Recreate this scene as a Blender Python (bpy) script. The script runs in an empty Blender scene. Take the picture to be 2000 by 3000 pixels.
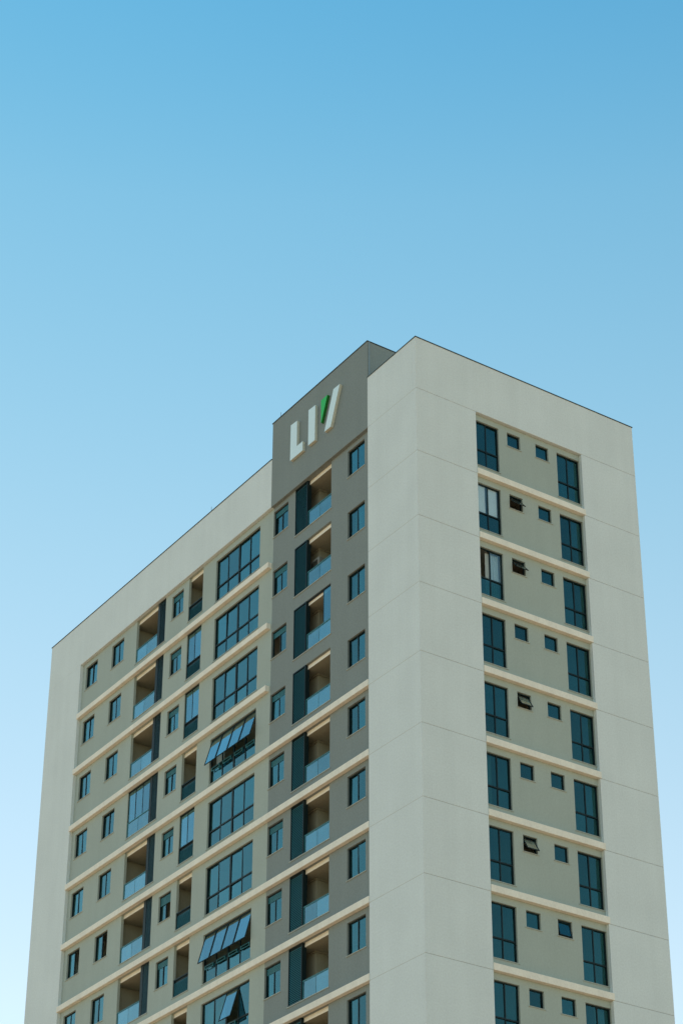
import bpy, bmesh, math, random
from mathutils import Vector, Matrix
random.seed(7)
S = bpy.context.scene
C = S.collection
G = 51.5            # height of the top storey joint above the ground
P = 2.9             # storey height

# ------------------------------------------------------------ camera
cam = bpy.data.cameras.new('camera')
camo = bpy.data.objects.new('camera', cam); C.objects.link(camo); S.camera = camo
camo.location = (-41.1814, -55.8255, G - 49.8871)
camo.rotation_euler = (2.068, -0.0094, -0.5839)
cam.sensor_fit = 'VERTICAL'; cam.sensor_height = 36.0; cam.sensor_width = 24.0
cam.lens = 36.0 * 6420.9 / 3000.0
cam.shift_x = (1000 - 910.9) / 3000.0
cam.shift_y = (1950.9 - 1500) / 3000.0
cam.clip_start = 0.5; cam.clip_end = 20000

# ------------------------------------------------------------ sky and sun
SUN_EL = math.radians(64); SUN_AZ = math.radians(8)     # azimuth from +y towards +x
w = bpy.data.worlds.new('World'); S.world = w; w.use_nodes = True
nt = w.node_tree; nt.nodes.clear()
out = nt.nodes.new('ShaderNodeOutputWorld'); bg = nt.nodes.new('ShaderNodeBackground')
sky = nt.nodes.new('ShaderNodeTexSky'); sky.sky_type = 'NISHITA'; sky.sun_disc = False
sky.sun_elevation = SUN_EL; sky.sun_rotation = SUN_AZ
sky.altitude = 600; sky.air_density = 1.0; sky.dust_density = 0.3; sky.ozone_density = 1.0
# the photograph's clear sky is cyan overhead and pales quickly towards the horizon: the same by elevation all round
tc = nt.nodes.new('ShaderNodeTexCoord'); sx = nt.nodes.new('ShaderNodeSeparateXYZ'); asn = nt.nodes.new('ShaderNodeMath'); asn.operation = 'ARCSINE'
dv = nt.nodes.new('ShaderNodeMath'); dv.operation = 'DIVIDE'; dv.inputs[1].default_value = math.pi / 2; dv.use_clamp = True
rp = nt.nodes.new('ShaderNodeValToRGB'); rp.color_ramp.interpolation = 'B_SPLINE'
for e_, c_ in ((0, (1.12, .90, .62)), (14, (1.10, .88, .61)), (21, (1.0, .84, .595)), (31.2, (.71, .795, .58)), (40.4, (.39, .666, .552)), (46, (.215, .555, .534)), (60, (.17, .50, .52)), (90, (.15, .46, .50))):
    el_ = rp.color_ramp.elements.new(e_ / 90) if 0 < e_ < 90 else rp.color_ramp.elements[0 if e_ == 0 else -1]
    el_.position = e_ / 90; el_.color = (*c_, 1)
tint = nt.nodes.new('ShaderNodeMix'); tint.data_type = 'RGBA'; tint.blend_type = 'MULTIPLY'; tint.inputs[0].default_value = 1.0
nt.links.new(tc.outputs['Generated'], sx.inputs[0]); nt.links.new(sx.outputs['Z'], asn.inputs[0]); nt.links.new(asn.outputs[0], dv.inputs[0])
nt.links.new(dv.outputs[0], rp.inputs[0])
nt.links.new(sky.outputs[0], tint.inputs[6]); nt.links.new(rp.outputs[0], tint.inputs[7]); nt.links.new(tint.outputs[2], bg.inputs[0])
bg.inputs[1].default_value = 0.15
nt.links.new(bg.outputs[0], out.inputs[0])
sun = bpy.data.lights.new('sun', 'SUN'); suno = bpy.data.objects.new('sun', sun); C.objects.link(suno)
sun.energy = 2.6; sun.angle = math.radians(0.5); sun.color = (1.0, 0.93, 0.82)
sd = Vector((math.sin(SUN_AZ) * math.cos(SUN_EL), math.cos(SUN_AZ) * math.cos(SUN_EL), math.sin(SUN_EL)))
suno.rotation_euler = sd.to_track_quat('Z', 'Y').to_euler(); suno.location = (0, 40, 120)
S.view_settings.view_transform = 'Standard'; S.view_settings.look = 'None'
S.view_settings.exposure = 1.0; S.view_settings.gamma = 1.0
S.view_settings.use_curve_mapping = False
S.cycles.max_bounces = 8; S.cycles.transparent_max_bounces = 12

# ------------------------------------------------------------ materials
def new_mat(name):
    m = bpy.data.materials.new(name); m.use_nodes = True
    return m, m.node_tree, m.node_tree.nodes['Principled BSDF']

def plaster(name, col, rough=0.85, bump=0.25, mott=0.028, streak=0.02, grain=0.05):
    """rendered and painted wall: fine grain, soft mottling, faint vertical dirt runs"""
    m, nt, b = new_mat(name)
    N = nt.nodes; L = nt.links
    tc = N.new('ShaderNodeTexCoord')
    def noise(scale, detail, mapping=None):
        n = N.new('ShaderNodeTexNoise'); n.inputs['Scale'].default_value = scale; n.inputs['Detail'].default_value = detail
        if mapping:
            mp = N.new('ShaderNodeMapping'); mp.inputs['Scale'].default_value = mapping
            L.new(tc.outputs['Object'], mp.inputs[0]); L.new(mp.outputs[0], n.inputs['Vector'])
        else: L.new(tc.outputs['Object'], n.inputs['Vector'])
        return n
    def rng(n, a, lo=0.3, hi=0.7):
        r = N.new('ShaderNodeMapRange'); r.inputs['From Min'].default_value = lo; r.inputs['From Max'].default_value = hi
        r.inputs['To Min'].default_value = 1 - a; r.inputs['To Max'].default_value = 1 + a
        L.new(n.outputs['Fac'], r.inputs['Value']); return r
    parts = [rng(noise(0.55, 5), mott), rng(noise(1.0, 4, (2.2, 2.2, 0.10)), streak), rng(noise(14, 4), grain)]
    prev = None
    for p in parts:
        if prev is None: prev = p.outputs[0]; continue
        mu = N.new('ShaderNodeMath'); mu.operation = 'MULTIPLY'; L.new(prev, mu.inputs[0]); L.new(p.outputs[0], mu.inputs[1]); prev = mu.outputs[0]
    vm = N.new('ShaderNodeVectorMath'); vm.operation = 'SCALE'; vm.inputs[0].default_value = col
    L.new(prev, vm.inputs['Scale']); L.new(vm.outputs[0], b.inputs['Base Color'])
    b.inputs['Roughness'].default_value = rough; b.inputs['Specular IOR Level'].default_value = 0.25
    bn = noise(38, 6); bp = N.new('ShaderNodeBump'); bp.inputs['Strength'].default_value = bump; bp.inputs['Distance'].default_value = 0.02
    L.new(bn.outputs['Fac'], bp.inputs['Height']); L.new(bp.outputs[0], b.inputs['Normal'])
    return m

def plain(name, col, rough=0.5, metal=0.0, spec=0.5, var=0.08, scale=6.0, bump=0.0):
    m, nt, b = new_mat(name); N = nt.nodes; L = nt.links
    tc = N.new('ShaderNodeTexCoord'); n = N.new('ShaderNodeTexNoise'); n.inputs['Scale'].default_value = scale; n.inputs['Detail'].default_value = 4
    L.new(tc.outputs['Object'], n.inputs['Vector'])
    r = N.new('ShaderNodeMapRange'); r.inputs['To Min'].default_value = 1 - var; r.inputs['To Max'].default_value = 1 + var
    L.new(n.outputs['Fac'], r.inputs['Value'])
    vm = N.new('ShaderNodeVectorMath'); vm.operation = 'SCALE'; vm.inputs[0].default_value = col
    L.new(r.outputs[0], vm.inputs['Scale']); L.new(vm.outputs[0], b.inputs['Base Color'])
    b.inputs['Roughness'].default_value = rough; b.inputs['Metallic'].default_value = metal; b.inputs['Specular IOR Level'].default_value = spec
    if bump:
        bp = N.new('ShaderNodeBump'); bp.inputs['Strength'].default_value = bump; bp.inputs['Distance'].default_value = 0.01
        L.new(n.outputs['Fac'], bp.inputs['Height']); L.new(bp.outputs[0], b.inputs['Normal'])
    return m

def glass(name, through, refl, ior, base=0.0, wob=0.02, milky=0.0, milkcol=(0.4, 0.6, 0.65)):
    """tinted pane: coloured transmission mixed with a coloured mirror coating by Fresnel; slightly wavy"""
    m = bpy.data.materials.new(name); m.use_nodes = True; nt = m.node_tree; N = nt.nodes; L = nt.links; N.clear()
    o = N.new('ShaderNodeOutputMaterial'); mx = N.new('ShaderNodeMixShader'); tr = N.new('ShaderNodeBsdfTransparent'); gl = N.new('ShaderNodeBsdfGlossy')
    tr.inputs[0].default_value = (*through, 1); gl.inputs[0].default_value = (*refl, 1); gl.inputs['Roughness'].default_value = 0.015
    lw = N.new('ShaderNodeLayerWeight'); lw.inputs[0].default_value = 0.5
    def schlick(n_, p_):                 # the same from either side of the thin pane
        f0 = ((n_ - 1) / (n_ + 1)) ** 2; pw = N.new('ShaderNodeMath'); pw.operation = 'POWER'; pw.inputs[1].default_value = p_
        ma = N.new('ShaderNodeMath'); ma.operation = 'MULTIPLY_ADD'; ma.inputs[1].default_value = 1 - f0; ma.inputs[2].default_value = f0
        L.new(lw.outputs['Facing'], pw.inputs[0]); L.new(pw.outputs[0], ma.inputs[0]); return ma
    fr = schlick(ior, 3.0)
    ad = N.new('ShaderNodeMath'); ad.operation = 'ADD'; ad.use_clamp = True; ad.inputs[1].default_value = base
    tc = N.new('ShaderNodeTexCoord'); n = N.new('ShaderNodeTexNoise'); n.inputs['Scale'].default_value = 0.9; n.inputs['Detail'].default_value = 2
    oi = N.new('ShaderNodeObjectInfo'); va = N.new('ShaderNodeVectorMath'); va.operation = 'ADD'
    cb = N.new('ShaderNodeVectorMath'); cb.operation = 'SCALE'; cb.inputs['Scale'].default_value = 1.7; L.new(oi.outputs['Location'], cb.inputs[0])
    L.new(tc.outputs['Object'], va.inputs[0]); L.new(cb.outputs[0], va.inputs[1]); L.new(va.outputs[0], n.inputs['Vector'])
    rv = N.new('ShaderNodeMapRange'); rv.inputs['To Min'].default_value = 0.75; rv.inputs['To Max'].default_value = 1.22; L.new(oi.outputs['Random'], rv.inputs['Value'])
    rs = N.new('ShaderNodeVectorMath'); rs.operation = 'SCALE'; rs.inputs[0].default_value = refl; L.new(rv.outputs[0], rs.inputs['Scale']); L.new(rs.outputs[0], gl.inputs[0])
    bp = N.new('ShaderNodeBump'); bp.inputs['Strength'].default_value = wob; bp.inputs['Distance'].default_value = 0.3
    L.new(n.outputs['Fac'], bp.inputs['Height']); L.new(bp.outputs[0], gl.inputs['Normal'])
    L.new(fr.outputs[0], ad.inputs[0]); L.new(ad.outputs[0], mx.inputs[0])
    src = tr.outputs[0]
    if milky:
        df = N.new('ShaderNodeBsdfDiffuse'); df.inputs[0].default_value = (*milkcol, 1)
        m2 = N.new('ShaderNodeMixShader')
        n2 = N.new('ShaderNodeTexNoise'); n2.inputs['Scale'].default_value = 2.2; n2.inputs['Detail'].default_value = 5; L.new(va.outputs[0], n2.inputs['Vector'])
        r = N.new('ShaderNodeMapRange'); r.inputs['From Min'].default_value = .3; r.inputs['From Max'].default_value = .7
        r.inputs['To Min'].default_value = milky * 0.6; r.inputs['To Max'].default_value = milky * 1.4
        L.new(n2.outputs['Fac'], r.inputs['Value']); L.new(r.outputs[0], m2.inputs[0])
        L.new(tr.outputs[0], m2.inputs[1]); L.new(df.outputs[0], m2.inputs[2]); src = m2.outputs[0]
    L.new(src, mx.inputs[1]); L.new(gl.outputs[0], mx.inputs[2])
    # bare outer surface of the pane: an untinted weak mirror over the coloured coating
    g2 = N.new('ShaderNodeBsdfGlossy'); g2.inputs['Roughness'].default_value = 0.02; L.new(bp.outputs[0], g2.inputs['Normal'])
    f2 = schlick(1.30, 4.0); m3 = N.new('ShaderNodeMixShader')
    L.new(f2.outputs[0], m3.inputs[0]); L.new(mx.outputs[0], m3.inputs[1]); L.new(g2.outputs[0], m3.inputs[2]); L.new(m3.outputs[0], o.inputs[0])
    return m

M = dict(
    cream=plaster('cream_paint', (0.67, 0.755, 0.775)),
    inner=plaster('sand_paint', (0.38, 0.45, 0.42)),
    grey=plaster('grey_paint', (0.23, 0.275, 0.275), grain=0.07),
    band=plaster('band_paint', (0.82, 0.81, 0.73), streak=0.05),
    joint=plain('joint_filler', (0.27, 0.29, 0.275), 0.9),
    joint2=plain('pale_joint_filler', (0.50, 0.54, 0.52), 0.9),
    side=plain('sign_side_paint', (0.60, 0.65, 0.58), 0.7, var=0.08),
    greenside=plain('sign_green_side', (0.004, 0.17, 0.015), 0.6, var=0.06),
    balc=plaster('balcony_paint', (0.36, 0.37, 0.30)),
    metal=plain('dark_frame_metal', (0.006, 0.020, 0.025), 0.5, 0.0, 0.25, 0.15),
    slat=plain('dark_louvre_metal', (0.028, 0.19, 0.235), 0.5, 0.0, 0.5, 0.15),
    slat2=plain('slate_louvre_metal', (0.05, 0.125, 0.15), 0.5, 0.0, 0.5, 0.1),
    cap=plain('cap_flashing', (0.06, 0.08, 0.09), 0.5, 0.4),
    stone=plain('sill_stone', (0.38, 0.42, 0.38), 0.6, var=0.15, scale=9),
    room=plain('room_paint', (0.68, 0.65, 0.57), 0.9),
    white=plain('sign_white_sky_tint', (0.70, 0.88, 0.94), 0.3, var=0.04),  # letter fronts: the sky's blue reflection is put into the white
    green=plain('sign_green', (0.02, 0.52, 0.07), 0.4, var=0.06),
    blind=plain('blind_fabric', (0.75, 0.80, 0.80), 0.8, var=0.04, scale=2),
    curt=plain('curtain_fabric', (0.55, 0.62, 0.62), 0.85, var=0.08, scale=3),
    red=plain('red_cloth', (0.55, 0.05, 0.05), 0.9),
    ac=plain('ac_casing', (0.22, 0.24, 0.23), 0.5, var=0.05),
    rod=plain('galvanised_metal', (0.35, 0.42, 0.45), 0.4, 0.5),
    roof=plain('roof_membrane', (0.25, 0.25, 0.24), 0.9, var=0.2, scale=1),
    glassR=glass('tinted_window_glass', (0.46, 0.62, 0.61), (0.09, 0.47, 0.54), 1.95, 0.02),
    glassB=glass('balcony_glass', (0.38, 0.58, 0.60), (0.22, 0.56, 0.68), 2.3, 0.06, milky=0.18, milkcol=(0.25, 0.52, 0.60)),
    glassG=glass('balcony_glazing_glass', (0.50, 0.70, 0.74), (0.22, 0.62, 0.76), 2.1, 0.04),
    glassS=glass('sky_bright_sash_glass', (0.42, 0.60, 0.62), (0.24, 0.60, 0.74), 2.1, 0.05),  # window glass copy, brighter low-sky reflection put into its colour
    glassC=glass('clear_window_glass', (0.92, 0.97, 0.99), (0.5, 0.85, 0.95), 1.5, 0.0),
    glassV=glass('clear_vent_glass', (0.62, 0.75, 0.70), (0.7, 0.9, 0.95), 1.4, 0.0, milky=0.35, milkcol=(0.42, 0.50, 0.44)),
)

# ------------------------------------------------------------ helpers
# a face frame turns (u along the facade, d inward, z) into the building's axes
FR = {'R': lambda u, d, z: (u, d, z), 'L': lambda u, d, z: (d, u, z)}

class MB:
    def __init__(self, face='R'): self.bm = bmesh.new(); self.f = FR[face]; self.face = face
    def box(self, u0, u1, d0, d1, z0, z1):
        v = [self.bm.verts.new(self.f(u, d, z)) for u in (u0, u1) for d in (d0, d1) for z in (z0, z1)]
        for q in ((0, 1, 3, 2), (4, 6, 7, 5), (0, 4, 5, 1), (2, 3, 7, 6), (0, 2, 6, 4), (1, 5, 7, 3)):
            self.bm.faces.new([v[i] for i in q])
        return self
    def quad(self, *pts):
        self.bm.faces.new([self.bm.verts.new(self.f(*p)) for p in pts]); return self
    def prism(self, poly, d0, d1):           # poly: list of (u, z)
        a = [self.bm.verts.new(self.f(u, d0, z)) for u, z in poly]; b = [self.bm.verts.new(self.f(u, d1, z)) for u, z in poly]
        n = len(poly); self.bm.faces.new(a); self.bm.faces.new(b[::-1])
        for i in range(n): self.bm.faces.new((a[i], a[(i + 1) % n], b[(i + 1) % n], b[i]))
        return self
    def cyl(self, p, r, h, n=8):
        vs = [[self.bm.verts.new((p[0] + r * math.cos(2 * math.pi * i / n), p[1] + r * math.sin(2 * math.pi * i / n), z)) for i in range(n)] for z in (p[2], p[2] + h)]
        for i in range(n): self.bm.faces.new((vs[0][i], vs[0][(i + 1) % n], vs[1][(i + 1) % n], vs[1][i]))
        self.bm.faces.new(vs[0][::-1]); self.bm.faces.new(vs[1]); return self
    def mesh(self, name, mat, bevel=0.0, recalc=True):
        if recalc: bmesh.ops.recalc_face_normals(self.bm, faces=self.bm.faces)
        if bevel: bmesh.ops.bevel(self.bm, geom=self.bm.edges[:], offset=bevel, segments=1, affect='EDGES')
        me = bpy.data.meshes.new(name); self.bm.to_mesh(me); self.bm.free()
        me.materials.append(mat if not isinstance(mat, str) else M[mat]); return me

def link(name, me, parent=None, loc=(0, 0, 0), label=None, kind=None, rot=None):
    o = bpy.data.objects.new(name, me); C.objects.link(o)
    if parent is not None: o.parent = parent
    o.location = loc
    if rot: o.rotation_euler = rot
    if label: o['label'] = label
    if kind: o['kind'] = kind
    return o
def thing(o, label, cat, group=None):
    o['label'] = label; o['category'] = cat
    if group: o['group'] = group
    return o
def at(face, u, d, z): return FR[face](u, d, z)

# ------------------------------------------------------------ ground
bm = bmesh.new(); n = 24; R_ = 3000.0
g = bpy.data.meshes.new('ground'); bmesh.ops.create_grid(bm, x_segments=n, y_segments=n, size=R_); bm.to_mesh(g); bm.free()
gm = plain('dry_earth', (0.29, 0.18, 0.10), 0.95, var=0.25, scale=0.02); g.materials.append(gm)
go = link('ground', g, None, (0, 0, 0)); go['kind'] = 'structure'

# ------------------------------------------------------------ the tower
HT, TT = 2.41, 4.234            # tops of the cream and the grey parapet above joint 0
W, L = 11.077, 30.558           # footprint
A1, A2 = 2.881, 8.212           # recess on the short face
B1, B2, B3 = 3.279, 10.40, 27.283
REC = 0.15                      # depth of the recessed walls
NF = 10                         # storeys built in detail (the last is below the picture)
BOT = -G
GAP = 0.006                     # half a joint

T = link('apartment_tower', None, None, (0, 0, G))
thing(T, 'tall cream and grey apartment tower with long balcony facade, horizontal bands and blue glass windows', 'building')

J = [-k * P for k in range(NF + 1)]
ZLOW = J[NF]

# joint core behind the panels, a hair back
link('joint_core', MB().box(0.003, 0.012, 0.018, B1 - .04, BOT + .01, HT - .05).mesh('joint_core', 'joint2'), T, label='pale filler showing in the faint joints')
link('joint_core', MB().box(0.013, A1 - .04, 0.014, B1 - .04, BOT + .01, HT - .05).box(A2 + .04, W - .02, 0.02, 2.9, BOT + .01, HT - 1).mesh('joint_core', 'joint'), T, label='dark filler showing in the thin joints')
for k in range(NF):
    z1 = J[k] - GAP; z0 = J[k + 1] + GAP
    link('wall_panel', MB().box(0, A1, 0, B1, z0, z1).mesh('corner_panel', 'cream', bevel=0.006), T)
    link('wall_panel', MB().box(A2, W, 0, 3.0, z0, z1).mesh('side_panel', 'cream', bevel=0.006), T)
link('pier', MB().box(0, A1, 0, B1, BOT, ZLOW - GAP).mesh('pier', 'cream'), T)
link('pier', MB().box(A2, W, 0, 3.0, BOT, ZLOW - GAP).mesh('pier', 'cream'), T)
link('pier', MB().box(0, 3.0, B3, L, BOT, J[0] - 0.002).mesh('pier', 'cream'), T)
# parapets (top wall zone above joint 0)
pm = MB(); TH = 0.25
pm.box(0, W, 0, TH, J[0] + GAP, HT)
link('parapet', pm.mesh('parapet', 'cream', bevel=.006), T)
pm = MB(); pm.box(0, TH, TH, B1, J[0] + GAP, HT); link('parapet', pm.mesh('parapet', 'cream'), T)
pm = MB(); pm.box(0, TH, B2, L, J[0], HT); link('parapet', pm.mesh('parapet', 'cream', bevel=.006), T)
pm = MB(); pm.box(TH, W, L - TH, L, BOT, HT); link('rear_wall', pm.mesh('rear_wall', 'cream'), T)
pm = MB(); pm.box(W - TH, W, 3.0, L - TH, BOT, HT); link('rear_wall', pm.mesh('rear_wall', 'cream'), T)
pm = MB(); pm.box(TH, W - TH, TH, L - TH, HT - 1.4, HT - 1.1); link('roof', pm.mesh('roof', 'roof'), T)
# grey lift tower standing up through the roof, flush with the long facade
link('sign_wall', MB().box(0.003, 7.0, B1 + .003, B2 - .003, J[0], TT).mesh('sign_wall', 'grey', bevel=.008), T, label='grey raised top wall carrying the sign')
# cap flashings
def cap(x0, x1, y0, y1, z):
    link('parapet_cap', MB().box(x0, x1, y0, y1, z, z + 0.032).mesh('parapet_cap', 'cap'), T)
cap(-.025, W + .025, -.025, TH + .03, HT + .001); cap(-.025, TH + .03, TH + .031, B1, HT + .001); cap(-.025, TH + .03, B2, L + .025, HT + .001)
cap(W - TH - .03, W + .025, TH + .031, L + .025, HT + .001)
cap(-.022, 7.03, B1 - .022, B2 + .022, TT + .001)
# conductor strip down the corner of the sign wall, lightning rods on the roof edge
link('conductor', MB().box(.06, .09, B1 - .03, B1 + .002, HT, TT).mesh('conductor', 'rod'), T)
for y, z in ((9.95, TT), (15.6, HT)):
    link('lightning_rod', MB().cyl((.12, y, z + .03), .012, .38).mesh('lightning_rod', 'rod'), T)

# --- floor bands
BH = 0.262
for k in range(1, NF + 1):
    z = J[k]
    link('floor_band', MB('R').box(A1 + .002, A2 + .05, -.035, REC + .02, z, z + BH).mesh('band', 'band', bevel=.006), T)
    if k <= 3: link('floor_band', MB('L').box(B2 + .10, B3 + .05, -.03, REC + .02, z, z + BH).mesh('band', 'band', bevel=.006), T)
    else: link('floor_band', MB('L').box(B1 + .002, B3 + .05, -.03, REC + .02, z, z + BH).mesh('band', 'band', bevel=.006), T)

# --- recessed walls with openings cut through them
def wall_grid(face, u0, u1, z0, z1, holes, mat, rev, label):
    """holes: (u0,u1,z0,z1,depth of the reveal)"""
    mb = MB(face); bm = mb.bm
    us = sorted({u0, u1} | {h[0] for h in holes} | {h[1] for h in holes}); zs = sorted({z0, z1} | {h[2] for h in holes} | {h[3] for h in holes})
    us = [u for u in us if u0 - 1e-6 <= u <= u1 + 1e-6]; vc = {}
    def V(u, z):
        k = (round(u, 4), round(z, 4))
        if k not in vc: vc[k] = bm.verts.new(mb.f(u, REC, z))
        return vc[k]
    for i in range(len(us) - 1):
        for j in range(len(zs) - 1):
            cu, cz = (us[i] + us[i + 1]) / 2, (zs[j] + zs[j + 1]) / 2
            if any(h[0] < cu < h[1] and h[2] < cz < h[3] for h in holes): continue
            bm.faces.new((V(us[i], zs[j]), V(us[i + 1], zs[j]), V(us[i + 1], zs[j + 1]), V(us[i], zs[j + 1])))
    for a, b, c, d, dep in holes:
        q = lambda p1, p2: mb.quad((p1[0], REC, p1[1]), (p2[0], REC, p2[1]), (p2[0], REC + dep, p2[1]), (p1[0], REC + dep, p1[1]))
        q((a, c), (b, c)); q((a, d), (b, d)); q((a, c), (a, d)); q((b, c), (b, d))
    me = mb.mesh('wall', mat, recalc=False)
    return link('wall', me, T, label=label)

WT, WB = -.092 * P, -.512 * P        # head and sill of the ordinary windows
TB = -.815 * P                       # sill of the tall windows
BB = -.792 * P                       # kerb of the balconies
RW = dict(A=(2.93, 4.10, TB, WT), B=(4.53, 5.18, -.315 * P, WT), Cc=(5.96, 6.61, -.315 * P, WT), D=(7.04, 8.205, TB, WT))
LW = dict(w1=(25.81, 26.95, WB, WT), w2=(23.26, 24.41, WB, WT), w3=(17.83, 18.84, WB, -.098 * P), big=(11.46, 15.04, -.826 * P, -.105 * P))
LB = dict(cream=(19.41, 22.05), narrow=(16.14, 17.36))
GW = dict(wl=(9.28, 10.385, WB, -.078 * P), wr=(3.71, 4.89, WB, -.078 * P))
GB = (6.07, 8.72)
holesR = []; holesL = []; holesG = []
for k in range(NF):
    z = J[k]
    for a, b, c, d in RW.values(): holesR.append((a, b, z + c, z + d, .10))
    for a, b, c, d in LW.values(): holesL.append((a, b, z + c, z + d, .10))
    for n_, (a, b) in LB.items(): holesL.append((a, b, z + BB, z - .003, .12))
    for a, b, c, d in GW.values(): holesG.append((a, b, z + c, z + d, .10))
    gt = z - .003 if (k == 0 or k >= 4) else z + .035
    holesG.append((GB[0], GB[1], z + BB, gt, .12))
wall_grid('R', A1, A2, ZLOW, J[0], holesR, 'inner', .1, 'recessed sand-coloured wall of the short face')
wall_grid('L', B2, B3, ZLOW, J[0], holesL, 'inner', .1, 'recessed sand-coloured wall of the long face')
wall_grid('L', B1, B2, ZLOW, J[0], holesG, 'grey', .1, 'recessed grey wall under the sign')
link('base_wall', MB().box(A1, A2, REC, .4, BOT, ZLOW - .002).box(REC, .4, B1, B3, BOT, ZLOW - .002).mesh('base_wall', 'inner'), T)

# --- floors, partitions and core seen through the glass
for k in range(NF + 1):
    link('floor_slab', MB().box(.42, W - .3, .42, L - .3, J[k] + .03, J[k] + .24).mesh('slab', 'room'), T)
cm = MB()
cm.box(4.6, W - .4, 3.7, L - .4, ZLOW - .2, HT - 1.5)
for y in (5.45, 9.02, 11.0, 15.62, 19.12, 22.72, 25.1): cm.box(.30, 4.59, y, y + .12, ZLOW - .2, J[0] + .02)
for x in (4.3, 5.6, 6.8): cm.box(x, x + .1, .30, 3.69, ZLOW - .2, J[0] + .02)
link('partition_wall', cm.mesh('partition', 'room'), T)

# --- windows
def frame_mesh(face, w_, h, cols, trans, fw=.045, dep=.06, midthick=None, head=0.0):
    mb = MB(face); mb.box(0, fw, 0, dep, 0, h).box(w_ - fw, w_, 0, dep, 0, h)
    mb.box(fw, w_ - fw, 0, dep, 0, fw).box(fw, w_ - fw, 0, dep, h - fw - head, h)
    for i in range(1, cols):
        t = fw * .5 if not (midthick and i == midthick) else fw
        u = w_ * i / cols
        mb.box(u - t, u + t, .006, dep - .004, fw, h - fw - head)
    if trans: mb.box(fw, w_ - fw, -.008 if True else 0, dep + .002, trans - fw * .6, trans + fw * .6)
    return mb.mesh('frame', 'metal')
FRM = {}
def get(key, fn):
    if key not in FRM: FRM[key] = fn()
    return FRM[key]
PT = .008
def pane_mesh(face, w_, h, mat): return MB(face).box(0, w_, 0, PT, 0, h).mesh('pane', mat)

def window(face, kind, rect, zf, cols, trans=None, midthick=None, glassmat='glassR', clear=(), skip=(), sill=True, fw=.045, head=0.0, label=None):
    a, b, c, d = rect; w_, h = b - a, d - c
    fr = get(('f', face, kind), lambda: frame_mesh(face, w_, h, cols, trans, fw, midthick=midthick, head=head))
    dep = REC + .075
    loc = at(face, a, dep, zf + c)
    o = link('window', fr, T, loc, label=label)
    rows = [(fw, h - fw - head)] if not trans else [(fw, trans - fw * .5), (trans + fw * .5, h - fw - head)]
    for r, (za, zb) in enumerate(rows):
        for i in range(cols):
            if (r, i) in skip: continue
            ua = w_ * i / cols + fw * .5; ub = w_ * (i + 1) / cols - fw * .5
            if i == 0: ua = fw
            if i == cols - 1: ub = w_ - fw
            gm2 = 'glassC' if (r, i) in clear else glassmat
            pm_ = get(('p', face, kind, round(ub - ua, 3), round(zb - za, 3), gm2), lambda: pane_mesh(face, ub - ua, zb - za, gm2))
            # every pane sits a little out of true, as glazed panes do
            p = link('pane', pm_, o, at(face, ua, .026 + (.010 if i % 2 else 0), za))
            t1 = random.uniform(-.010, .010); t2 = random.uniform(-.010, .010)
            p.rotation_euler = (t1, 0, t2) if face == 'R' else (0, t1, t2)
    if sill:
        sm = get(('s', face, kind), lambda: MB(face).box(-.05, w_ + .05, -.03, .098, -.028, .0).mesh('sill', 'stone'))
        link('sill', sm, o, at(face, 0, -.075, .0))
    return o

def awning(face, parent, u0, u1, top, h, ang, mat='glassR', dep=.03, fw=.03, slide=0.0):
    """top-hung sash pushed outward; angle from the vertical"""
    fm = get(('aw', face, round(u1 - u0, 3), round(h, 3)), lambda: MB(face).box(0, fw, -.012, .018, -h, 0).box(u1 - u0 - fw, u1 - u0, -.012, .018, -h, 0)
             .box(fw, u1 - u0 - fw, -.012, .018, -h, -h + fw).box(fw, u1 - u0 - fw, -.012, .018, -fw, 0).mesh('sash', 'metal'))
    gm_ = get(('awg', face, round(u1 - u0, 3), round(h, 3), mat), lambda: MB(face).box(fw * .6, u1 - u0 - fw * .6, 0, .007, -h + fw * .6, -fw * .6).mesh('sash_glass', mat))
    rot = (-ang, 0, 0) if face == 'R' else (0, ang, 0)
    s = link('sash', fm, parent, at(face, u0, dep, top), rot=rot)
    g_ = link('sash_glass', gm_, parent, at(face, u0, dep, top), rot=rot)
    return s

def boxshutter(face, parent, w_, h, n=5):
    mb = MB(face)
    for i in range(n): mb.box(.05, w_ - .05, .004, .022, h - .055 - (i + 1) * .062, h - .055 - i * .062 - .026)
    me = get(('sh', face, round(w_, 3), n), lambda: mb.mesh('roller_shutter', 'slat')); 
    link('roller_shutter', me, parent, kind='stuff')

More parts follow.
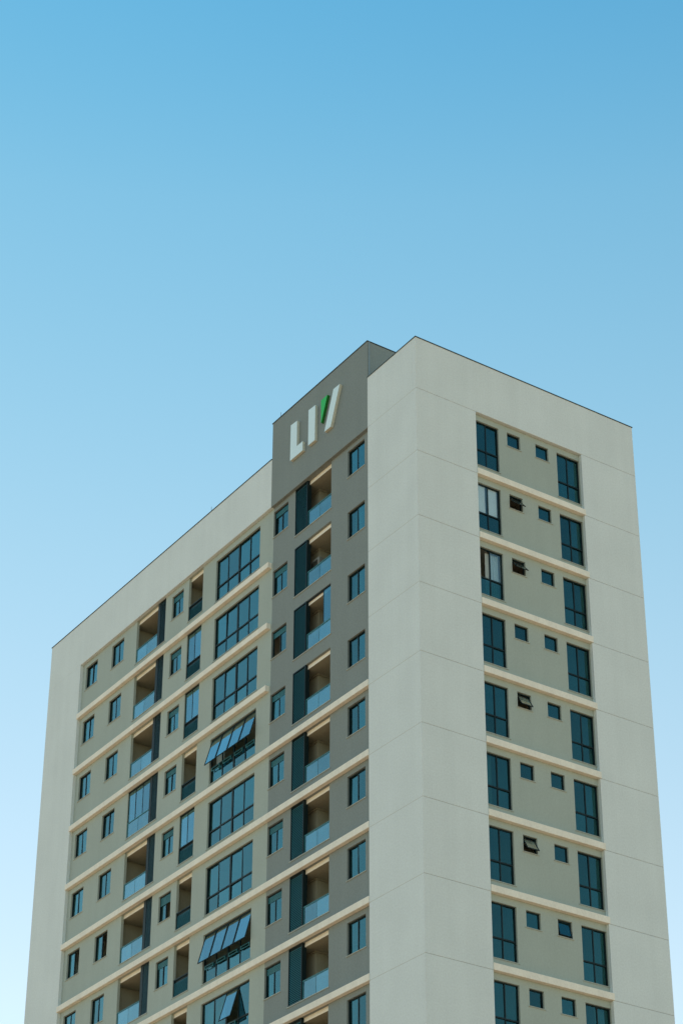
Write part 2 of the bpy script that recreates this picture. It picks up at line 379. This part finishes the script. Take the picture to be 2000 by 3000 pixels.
for k in range(NF):
    z = J[k]
    # short face
    ha = RW['A'][3] - RW['A'][2]; tr = .272 * P
    skipA = {2: ((1, 0),)}.get(k, ())
    window('R', 'A', RW['A'], z, 2, tr, skip=skipA, clear={1: ((1, 0), (1, 1)), 2: ((1, 1),)}.get(k, ()))
    ang = {1: 41, 2: 41, 4: 31, 6: 31}.get(k)
    b_ = window('R', 'B', RW['B'], z, 1, skip=((0, 0),) if ang else (), label='small window with its sash pushed out' if ang else None)
    if ang: awning('R', b_, .05, .60, (RW['B'][3] - RW['B'][2]) - .10, .53, math.radians(ang), 'glassV')
    ang = {7: 13}.get(k)
    c_ = window('R', 'C', RW['Cc'], z, 1, skip=((0, 0),) if ang else (), label='small window with its sash ajar' if ang else None)
    if ang: awning('R', c_, .045, .605, (RW['Cc'][3] - RW['Cc'][2]) - .05, .56, math.radians(ang), 'glassR')
    window('R', 'D', RW['D'], z, 2, tr)
    # long face, cream part
    ajar = k == 5
    window('L', 'w1', LW['w1'], z, 2, glassmat='glassR', skip=((0, 0),) if ajar else ())
    window('L', 'w2', LW['w2'], z, 2, skip=((0, 0),) if ajar else ())
    o = window('L', 'w3', LW['w3'], z, 2, skip=((0, 0),) if k == 5 else ())
    boxshutter('L', o, LW['w3'][1] - LW['w3'][0], LW['w3'][3] - LW['w3'][2], 4 if k != 5 else 6)
    bigw = LW['big'][1] - LW['big'][0]; bigh = LW['big'][3] - LW['big'][2]; trb = .262 * P
    skip = {3: ((1, 0), (1, 1), (1, 2), (1, 3)), 6: ((1, 0), (1, 1), (1, 2), (1, 3)), 7: ((1, 1),)}.get(k, ())
    o = window('L', 'big', LW['big'], z, 4, trb, midthick=2, skip=skip, fw=.05, label='wide window with its upper sashes pushed out' if skip else None)
    for r, i in skip:
        ua = bigw * i / 4 + .022; ub = bigw * (i + 1) / 4 - .022
        awning('L', o, ua, ub, bigh - .05, bigh - .05 - trb - .02, math.radians({3: 16, 6: 15, 7: 16}[k]), 'glassS', dep=.01)
        st = get('stay', lambda: MB('L').box(0, .62, -.05, -.025, -.17, -.15).box(0, .62, -.05, -.025, -.05, -.03).box(0, .03, -.05, -.025, -.15, -.05).box(.59, .62, -.05, -.025, -.15, -.05).mesh('window_stay', 'slat'))
        link('window_stay', st, o, at('L', ua + .12, 0, trb))
    # long face, grey part
    o = window('L', 'wl', GW['wl'], z, 2, skip=((0, 1),) if k == 2 else ())
    boxshutter('L', o, GW['wl'][1] - GW['wl'][0], GW['wl'][3] - GW['wl'][2], 4)
    window('L', 'wr', GW['wr'], z, 2)

# --- balconies
def slat_panel(face, w_, h, pitch, mat, t=.012, chord=.045):
    mb = MB(face); n = int((h - .1) / pitch)
    for i in range(n):
        z = .05 + i * pitch
        vs = [(.05, 0, z), (w_ - .05, 0, z), (w_ - .05, chord * .55, z + chord * .8), (.05, chord * .55, z + chord * .8)]
        a = [mb.bm.verts.new(mb.f(u, d, zz)) for u, d, zz in vs]; b = [mb.bm.verts.new(mb.f(u, d + t * .3, zz + t)) for u, d, zz in vs]
        mb.bm.faces.new(a); mb.bm.faces.new(b[::-1])
        for q in range(4): mb.bm.faces.new((a[q], a[(q + 1) % 4], b[(q + 1) % 4], b[q]))
    return mb.mesh('louvre_slats', mat)
def screen_frame(face, w_, h, left, right, side):
    mb = MB(face)
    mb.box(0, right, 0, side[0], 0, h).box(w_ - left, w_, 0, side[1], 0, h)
    mb.box(right, w_ - left, 0, .06, 0, .05).box(right, w_ - left, 0, .06, h - .05, h)
    mb.box(right, w_ - left, .055, .065, .05, h - .05)
    return mb.mesh('louvre_screen', 'metal')

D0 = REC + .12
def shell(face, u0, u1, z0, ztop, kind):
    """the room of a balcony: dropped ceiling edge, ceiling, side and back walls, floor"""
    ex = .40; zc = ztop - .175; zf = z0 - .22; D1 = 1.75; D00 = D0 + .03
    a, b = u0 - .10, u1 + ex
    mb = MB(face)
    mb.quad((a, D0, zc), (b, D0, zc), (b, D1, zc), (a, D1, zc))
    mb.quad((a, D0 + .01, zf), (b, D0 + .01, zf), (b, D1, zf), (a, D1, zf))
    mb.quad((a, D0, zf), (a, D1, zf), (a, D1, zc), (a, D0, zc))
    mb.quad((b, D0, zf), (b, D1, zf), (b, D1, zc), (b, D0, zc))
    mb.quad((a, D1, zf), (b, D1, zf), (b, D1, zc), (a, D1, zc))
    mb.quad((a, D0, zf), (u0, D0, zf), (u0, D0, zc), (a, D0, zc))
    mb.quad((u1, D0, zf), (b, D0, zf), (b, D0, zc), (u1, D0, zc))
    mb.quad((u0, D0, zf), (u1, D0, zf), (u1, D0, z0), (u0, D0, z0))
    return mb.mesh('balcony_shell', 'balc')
def ceiling_edge(face, u0, u1, ztop):
    return MB(face).quad((u0, D0 - .001, ztop - .175), (u1, D0 - .001, ztop - .175), (u1, D0 - .001, ztop), (u0, D0 - .001, ztop)).mesh('ceiling_edge', 'band')

def balcony(face, kind, u0, u1, k, ztop_off, scr, glz=None, label=None):
    z = J[k]; z0 = BB; zt = ztop_off; h = zt - z0
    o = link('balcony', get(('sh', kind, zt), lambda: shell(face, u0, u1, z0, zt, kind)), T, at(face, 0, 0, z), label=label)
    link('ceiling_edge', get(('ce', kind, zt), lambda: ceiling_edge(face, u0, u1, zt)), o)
    link('kerb_sill', get(('ks', kind), lambda: MB(face).box(u0 - .05, u1 + .05, REC - .03, REC + .13, z0 - .002, z0 + .03).mesh('kerb_sill', 'stone')), o)
    rh = .262 * P
    if kind == 'narrow':
        link('louvre_rail', get('nrf', lambda: MB(face).box(u0 + .01, u0 + .05, REC + .03, REC + .08, z0 + .03, z0 + rh).box(u1 - .05, u1 - .01, REC + .03, REC + .08, z0 + .03, z0 + rh)
             .box(u0 + .01, u1 - .01, REC + .02, REC + .085, z0 + rh, z0 + rh + .045).box(u0 + .05, u1 - .05, REC + .078, REC + .084, z0 + .03, z0 + rh).mesh('louvre_rail', 'metal')), o)
        link('louvre_slats', get('nrs', lambda: slat_panel(face, u1 - u0 - .02, rh, .055, 'slat')), o, at(face, u0 + .01, REC + .035, z0 + .0), kind='stuff')
        gu0, gu1 = u0, u1
    else:
        if scr[0] > (u0 + u1) / 2: gu0, gu1 = u0, scr[0]
        else: gu0, gu1 = scr[1], u1
        mid = (gu0 + gu1) / 2
        for a, b in ((gu0 + .02, mid - .012), (mid + .012, gu1 - .02)):
            link('glass_panel', get(('gp', kind, round(a, 2)), lambda: MB(face).box(a, b, REC + .05, REC + .060, z0 + .035, z0 + rh - .01).mesh('glass_panel', 'glassB')), o)
        link('handrail', get(('hr', kind), lambda: MB(face).box(gu0, gu1, REC + .03, REC + .08, z0 + rh - .01, z0 + rh + .03)
             .box(gu0, gu0 + .025, REC + .035, REC + .075, z0 + .03, z0 + rh - .01).box(gu1 - .025, gu1, REC + .035, REC + .075, z0 + .03, z0 + rh - .01)
             .box(mid - .035, mid + .035, REC + .085, REC + .11, z0 + .03, z0 + rh - .01).mesh('handrail', 'slat')), o)
        sw = scr[1] - scr[0]; sh = h - .035
        if kind == 'grey':
            link('louvre_screen', get(('sc', kind, round(zt, 3)), lambda: screen_frame(face, sw, sh, .03, .05, (.20, .06))), o, at(face, scr[0], REC - .02 + .01, z0 + .031))
            link('louvre_slats', get(('sl', kind, round(zt, 3)), lambda: slat_panel(face, sw, sh, .07, 'slat')), o, at(face, scr[0], REC + .002, z0 + .031), kind='stuff')
        else:
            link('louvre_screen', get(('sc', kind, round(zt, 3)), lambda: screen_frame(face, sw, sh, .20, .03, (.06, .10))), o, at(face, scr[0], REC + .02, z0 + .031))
            link('louvre_slats', get(('sl', kind, round(zt, 3)), lambda: slat_panel(face, sw - .16, sh, .05, 'slat2', chord=.04)), o, at(face, scr[0] - .01, REC + .022, z0 + .031), kind='stuff')
    if glz:
        n, which = glz; za, zb = z0 + rh + .05, zt - .05
        gm_ = MB(face); gm_.box(gu0, gu1, REC + .03, REC + .10, zb, zt - .003)
        ww = (gu1 - gu0) / n
        for i in range(n + 1):
            if i in which or (i - 1) in which:
                u = gu0 + ww * i; gm_.box(max(gu0, u - .012), min(gu1, u + .012), REC + .045, REC + .075, za, zb)
        link('glazing_frame', gm_.mesh('glazing_frame', 'metal'), o)
        for i in which:
            a, b = gu0 + ww * i + .012, gu0 + ww * (i + 1) - .012
            link('pane', MB(face).box(a, b, REC + .055 + .004 * (i % 2), REC + .063 + .004 * (i % 2), za, zb).mesh('pane', 'glassG'), o)
    if kind == 'grey':
        link('column', get(('col', kind, round(zt, 3)), lambda: MB(face).box(7.88, u1 + .38, .80, 1.74, z0 - .21, zt - .18).mesh('column', 'balc')), o)
        link('column_top_shade', get(('coltop', kind, round(zt, 3)), lambda: MB(face).box(7.83, u1 + .39, .75, 1.745, zt - .24, zt - .177).mesh('column_top_shade', 'balc')), o)  # block shaped to stand for the outline shadow round the column top
    return o

for k in range(NF):
    balcony('L', 'cream', 19.41, 22.05, k, -.003, (19.41, 20.14), glz=(3, (0, 1, 2)) if k == 3 else None, label='glazed-in balcony' if k == 3 else None)
    balcony('L', 'narrow', 16.14, 17.36, k, -.003, None, glz=(2, (0, 1)) if k in (1, 2, 4) else None, label='narrow glazed-in balcony' if k in (1, 2, 4) else 'narrow open balcony')
    balcony('L', 'grey', 6.07, 8.72, k, -.003 if (k == 0 or k >= 4) else .035, (7.82, 8.72), glz=(3, (0,)) if k == 2 else None, label='balcony with one glazed panel' if k == 2 else None)

# ------------------------------------------------------------ sign on the grey wall
sg = link('building_sign', None, None, (0, 6.6, G + .404 * P))
thing(sg, 'raised block letters LIV, white with a green wedge, on the grey wall at the top', 'sign')
def letter(poly, mat, side, name, label=None, d0=-.13, d1=-.002):
    mb = MB('L').prism([(u - 6.6, (z - .404) * P) for u, z in poly], d0, d1)
    bmesh.ops.recalc_face_normals(mb.bm, faces=mb.bm.faces)
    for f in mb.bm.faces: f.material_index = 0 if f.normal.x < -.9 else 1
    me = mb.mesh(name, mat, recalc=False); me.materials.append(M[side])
    return link(name, me, sg, label=label)
lz0, lz1 = .480, 1.084
letter([(8.77, lz0), (8.755, lz1 + .012), (8.27, lz1), (8.27, .638), (7.82, .638), (7.82, lz0)], 'white', 'side', 'letter', 'white letter L')
letter([(7.40, lz0), (7.395, lz1 + .008), (6.88, lz1 - .004), (6.905, lz0)], 'white', 'side', 'letter', 'white letter I')
letter([(6.195, lz0), (5.538, lz1), (5.08, lz1 - .004), (5.734, lz0)], 'white', 'side', 'letter_stroke', 'white slanting right stroke of the V')
letter([(6.45, .684), (6.458, 1.072), (5.98, 1.076), (6.425, .684)], 'green', 'greenside', 'letter_stroke', 'green wedge, left stroke of the V')

# ------------------------------------------------------------ things in the flats
def floor_top(k): return G + J[k]
# roller blinds, second storey from the top, left tall window of the short face
me = MB('R').box(0, .46, 0, .012, 0, 1.27).box(0, .46, -.012, .035, 1.27, 1.31).mesh('roller_blind', 'blind')
b1 = link('roller_blind', me, None, (2.985, REC + .16, floor_top(1) - 1.60))
thing(b1, 'white roller blind behind the left upper pane, second tall window down beside the cream corner', 'blind', None)
b2 = b1.copy(); C.objects.link(b2); b2.location.x = 3.545
thing(b2, 'white roller blind behind the right upper pane, second tall window down beside the cream corner', 'blind')
# sheer curtain in the third window
mb = MB('R'); nn = 26; pts = []
for i in range(nn + 1):
    u = 3.40 + .62 * i / nn; pts.append((u, REC + .24 + .025 * math.sin(i * 1.45) + .008 * math.sin(i * 3.1)))
for i in range(nn):
    (ua, da), (ub, db) = pts[i], pts[i + 1]
    mb.quad((ua, da, -2.3), (ub, db, -2.3), (ub, db, -.32), (ua, da, -.32))
cu = link('curtain', mb.mesh('curtain', 'curt'), None, (0, 0, G + J[2]))
thing(cu, 'pale sheer curtain hanging in the third tall window down beside the cream corner', 'curtain')
md = cu.modifiers.new('thick', 'SOLIDIFY'); md.thickness = .004
# more curtains drawn across parts of other windows
def curtain(face, u0, u1, z0, z1, k, label, mat='curt', dd=.30):
    mb = MB(face); n = int((u1 - u0) / .035)
    f = lambda i: REC + dd + .022 * math.sin(i * 1.3 + k) + .01 * math.sin(i * 2.9)
    for i in range(n):
        a, b = u0 + (u1 - u0) * i / n, u0 + (u1 - u0) * (i + 1) / n
        mb.quad((a, f(i), z0), (b, f(i + 1), z0), (b, f(i + 1), z1), (a, f(i), z1))
    o = link('curtain', mb.mesh('curtain', mat), None, (0, 0, G + J[k])); md = o.modifiers.new('thick', 'SOLIDIFY'); md.thickness = .004
    return thing(o, label, 'curtain')
curtain('L', 11.52, 12.30, -2.36, -1.15, 1, 'short light curtain at the right end of the second wide window from the top')
curtain('L', 14.35, 15.00, -2.36, -.95, 3, 'pale curtain in the left corner of the topmost wide window with open sashes', 'blind')
curtain('L', 13.9, 15.00, -2.36, -.38, 7, 'long pale curtain in the wide window with a single open sash', 'curt')
curtain('L', 4.35, 4.84, -1.45, -.28, 1, 'pale curtain behind the second window from the top beside the cream corner, grey wall', 'curt')
curtain('L', 4.30, 4.84, -1.45, -.28, 2, 'pale curtain behind the third window from the top beside the cream corner, grey wall', 'curt')
curtain('R', 3.0, 3.42, -2.3, -.30, 5, 'grey curtain at the left of the sixth tall window down beside the cream corner', 'curt')
curtain('R', 7.70, 8.12, -2.3, -.30, 8, 'grey curtain in the lowest tall window at the right of the short face', 'curt')
# air conditioner on the grey balcony, second storey from the top
ac = link('air_conditioner', None, None, (0.62, 7.15, G + J[1] + BB + .75)); 
thing(ac, 'outdoor air conditioner unit hung inside the second grey balcony from the top', 'air conditioner')
link('casing', MB().box(0, .28, 0, .70, 0, .55).mesh('casing', 'ac', bevel=.015), ac)
gr = MB('L')
for i in range(9): gr.box(.10, .54, -.018, -.004, .07 + i * .045, .085 + i * .045)
link('fan_grille', gr.mesh('fan_grille', 'metal'), ac)
link('bracket', MB().box(-.02, .30, .08, .11, -.05, -.001).box(-.02, .30, .58, .61, -.05, -.001).box(.30, .33, .08, .61, -.05, -.01).mesh('bracket', 'metal'), ac)
ac.location = (.48, 7.92 - .50, G + J[1] + BB + .92)
# cloths behind the glass of the same balcony
def cloth(name, u, z, w_, h, mat, label, cat):
    mb = MB('L'); n = 8
    for i in range(n):
        a, b = u + w_ * i / n, u + w_ * (i + 1) / n; da, db = REC + .13 + .02 * math.sin(i * 2.1), REC + .13 + .02 * math.sin((i + 1) * 2.1)
        mb.quad((a, da, z), (b, db, z), (b, db, z + h * (1 - .2 * ((i + 1) % 3 == 0))), (a, da, z + h * (1 - .2 * (i % 3 == 0))))
    o = link(name, mb.mesh(name, mat), None, (0, 0, G + J[1])); md = o.modifiers.new('thick', 'SOLIDIFY'); md.thickness = .012
    thing(o, label, cat); return o
cloth('towel', 7.38, BB + .04, .34, .26, 'red', 'red cloth bundled behind the glass rail of the second grey balcony from the top', 'cloth')
cloth('towel', 7.12, BB + .04, .24, .24, 'blind', 'white cloth beside the red one behind the balcony glass', 'cloth')
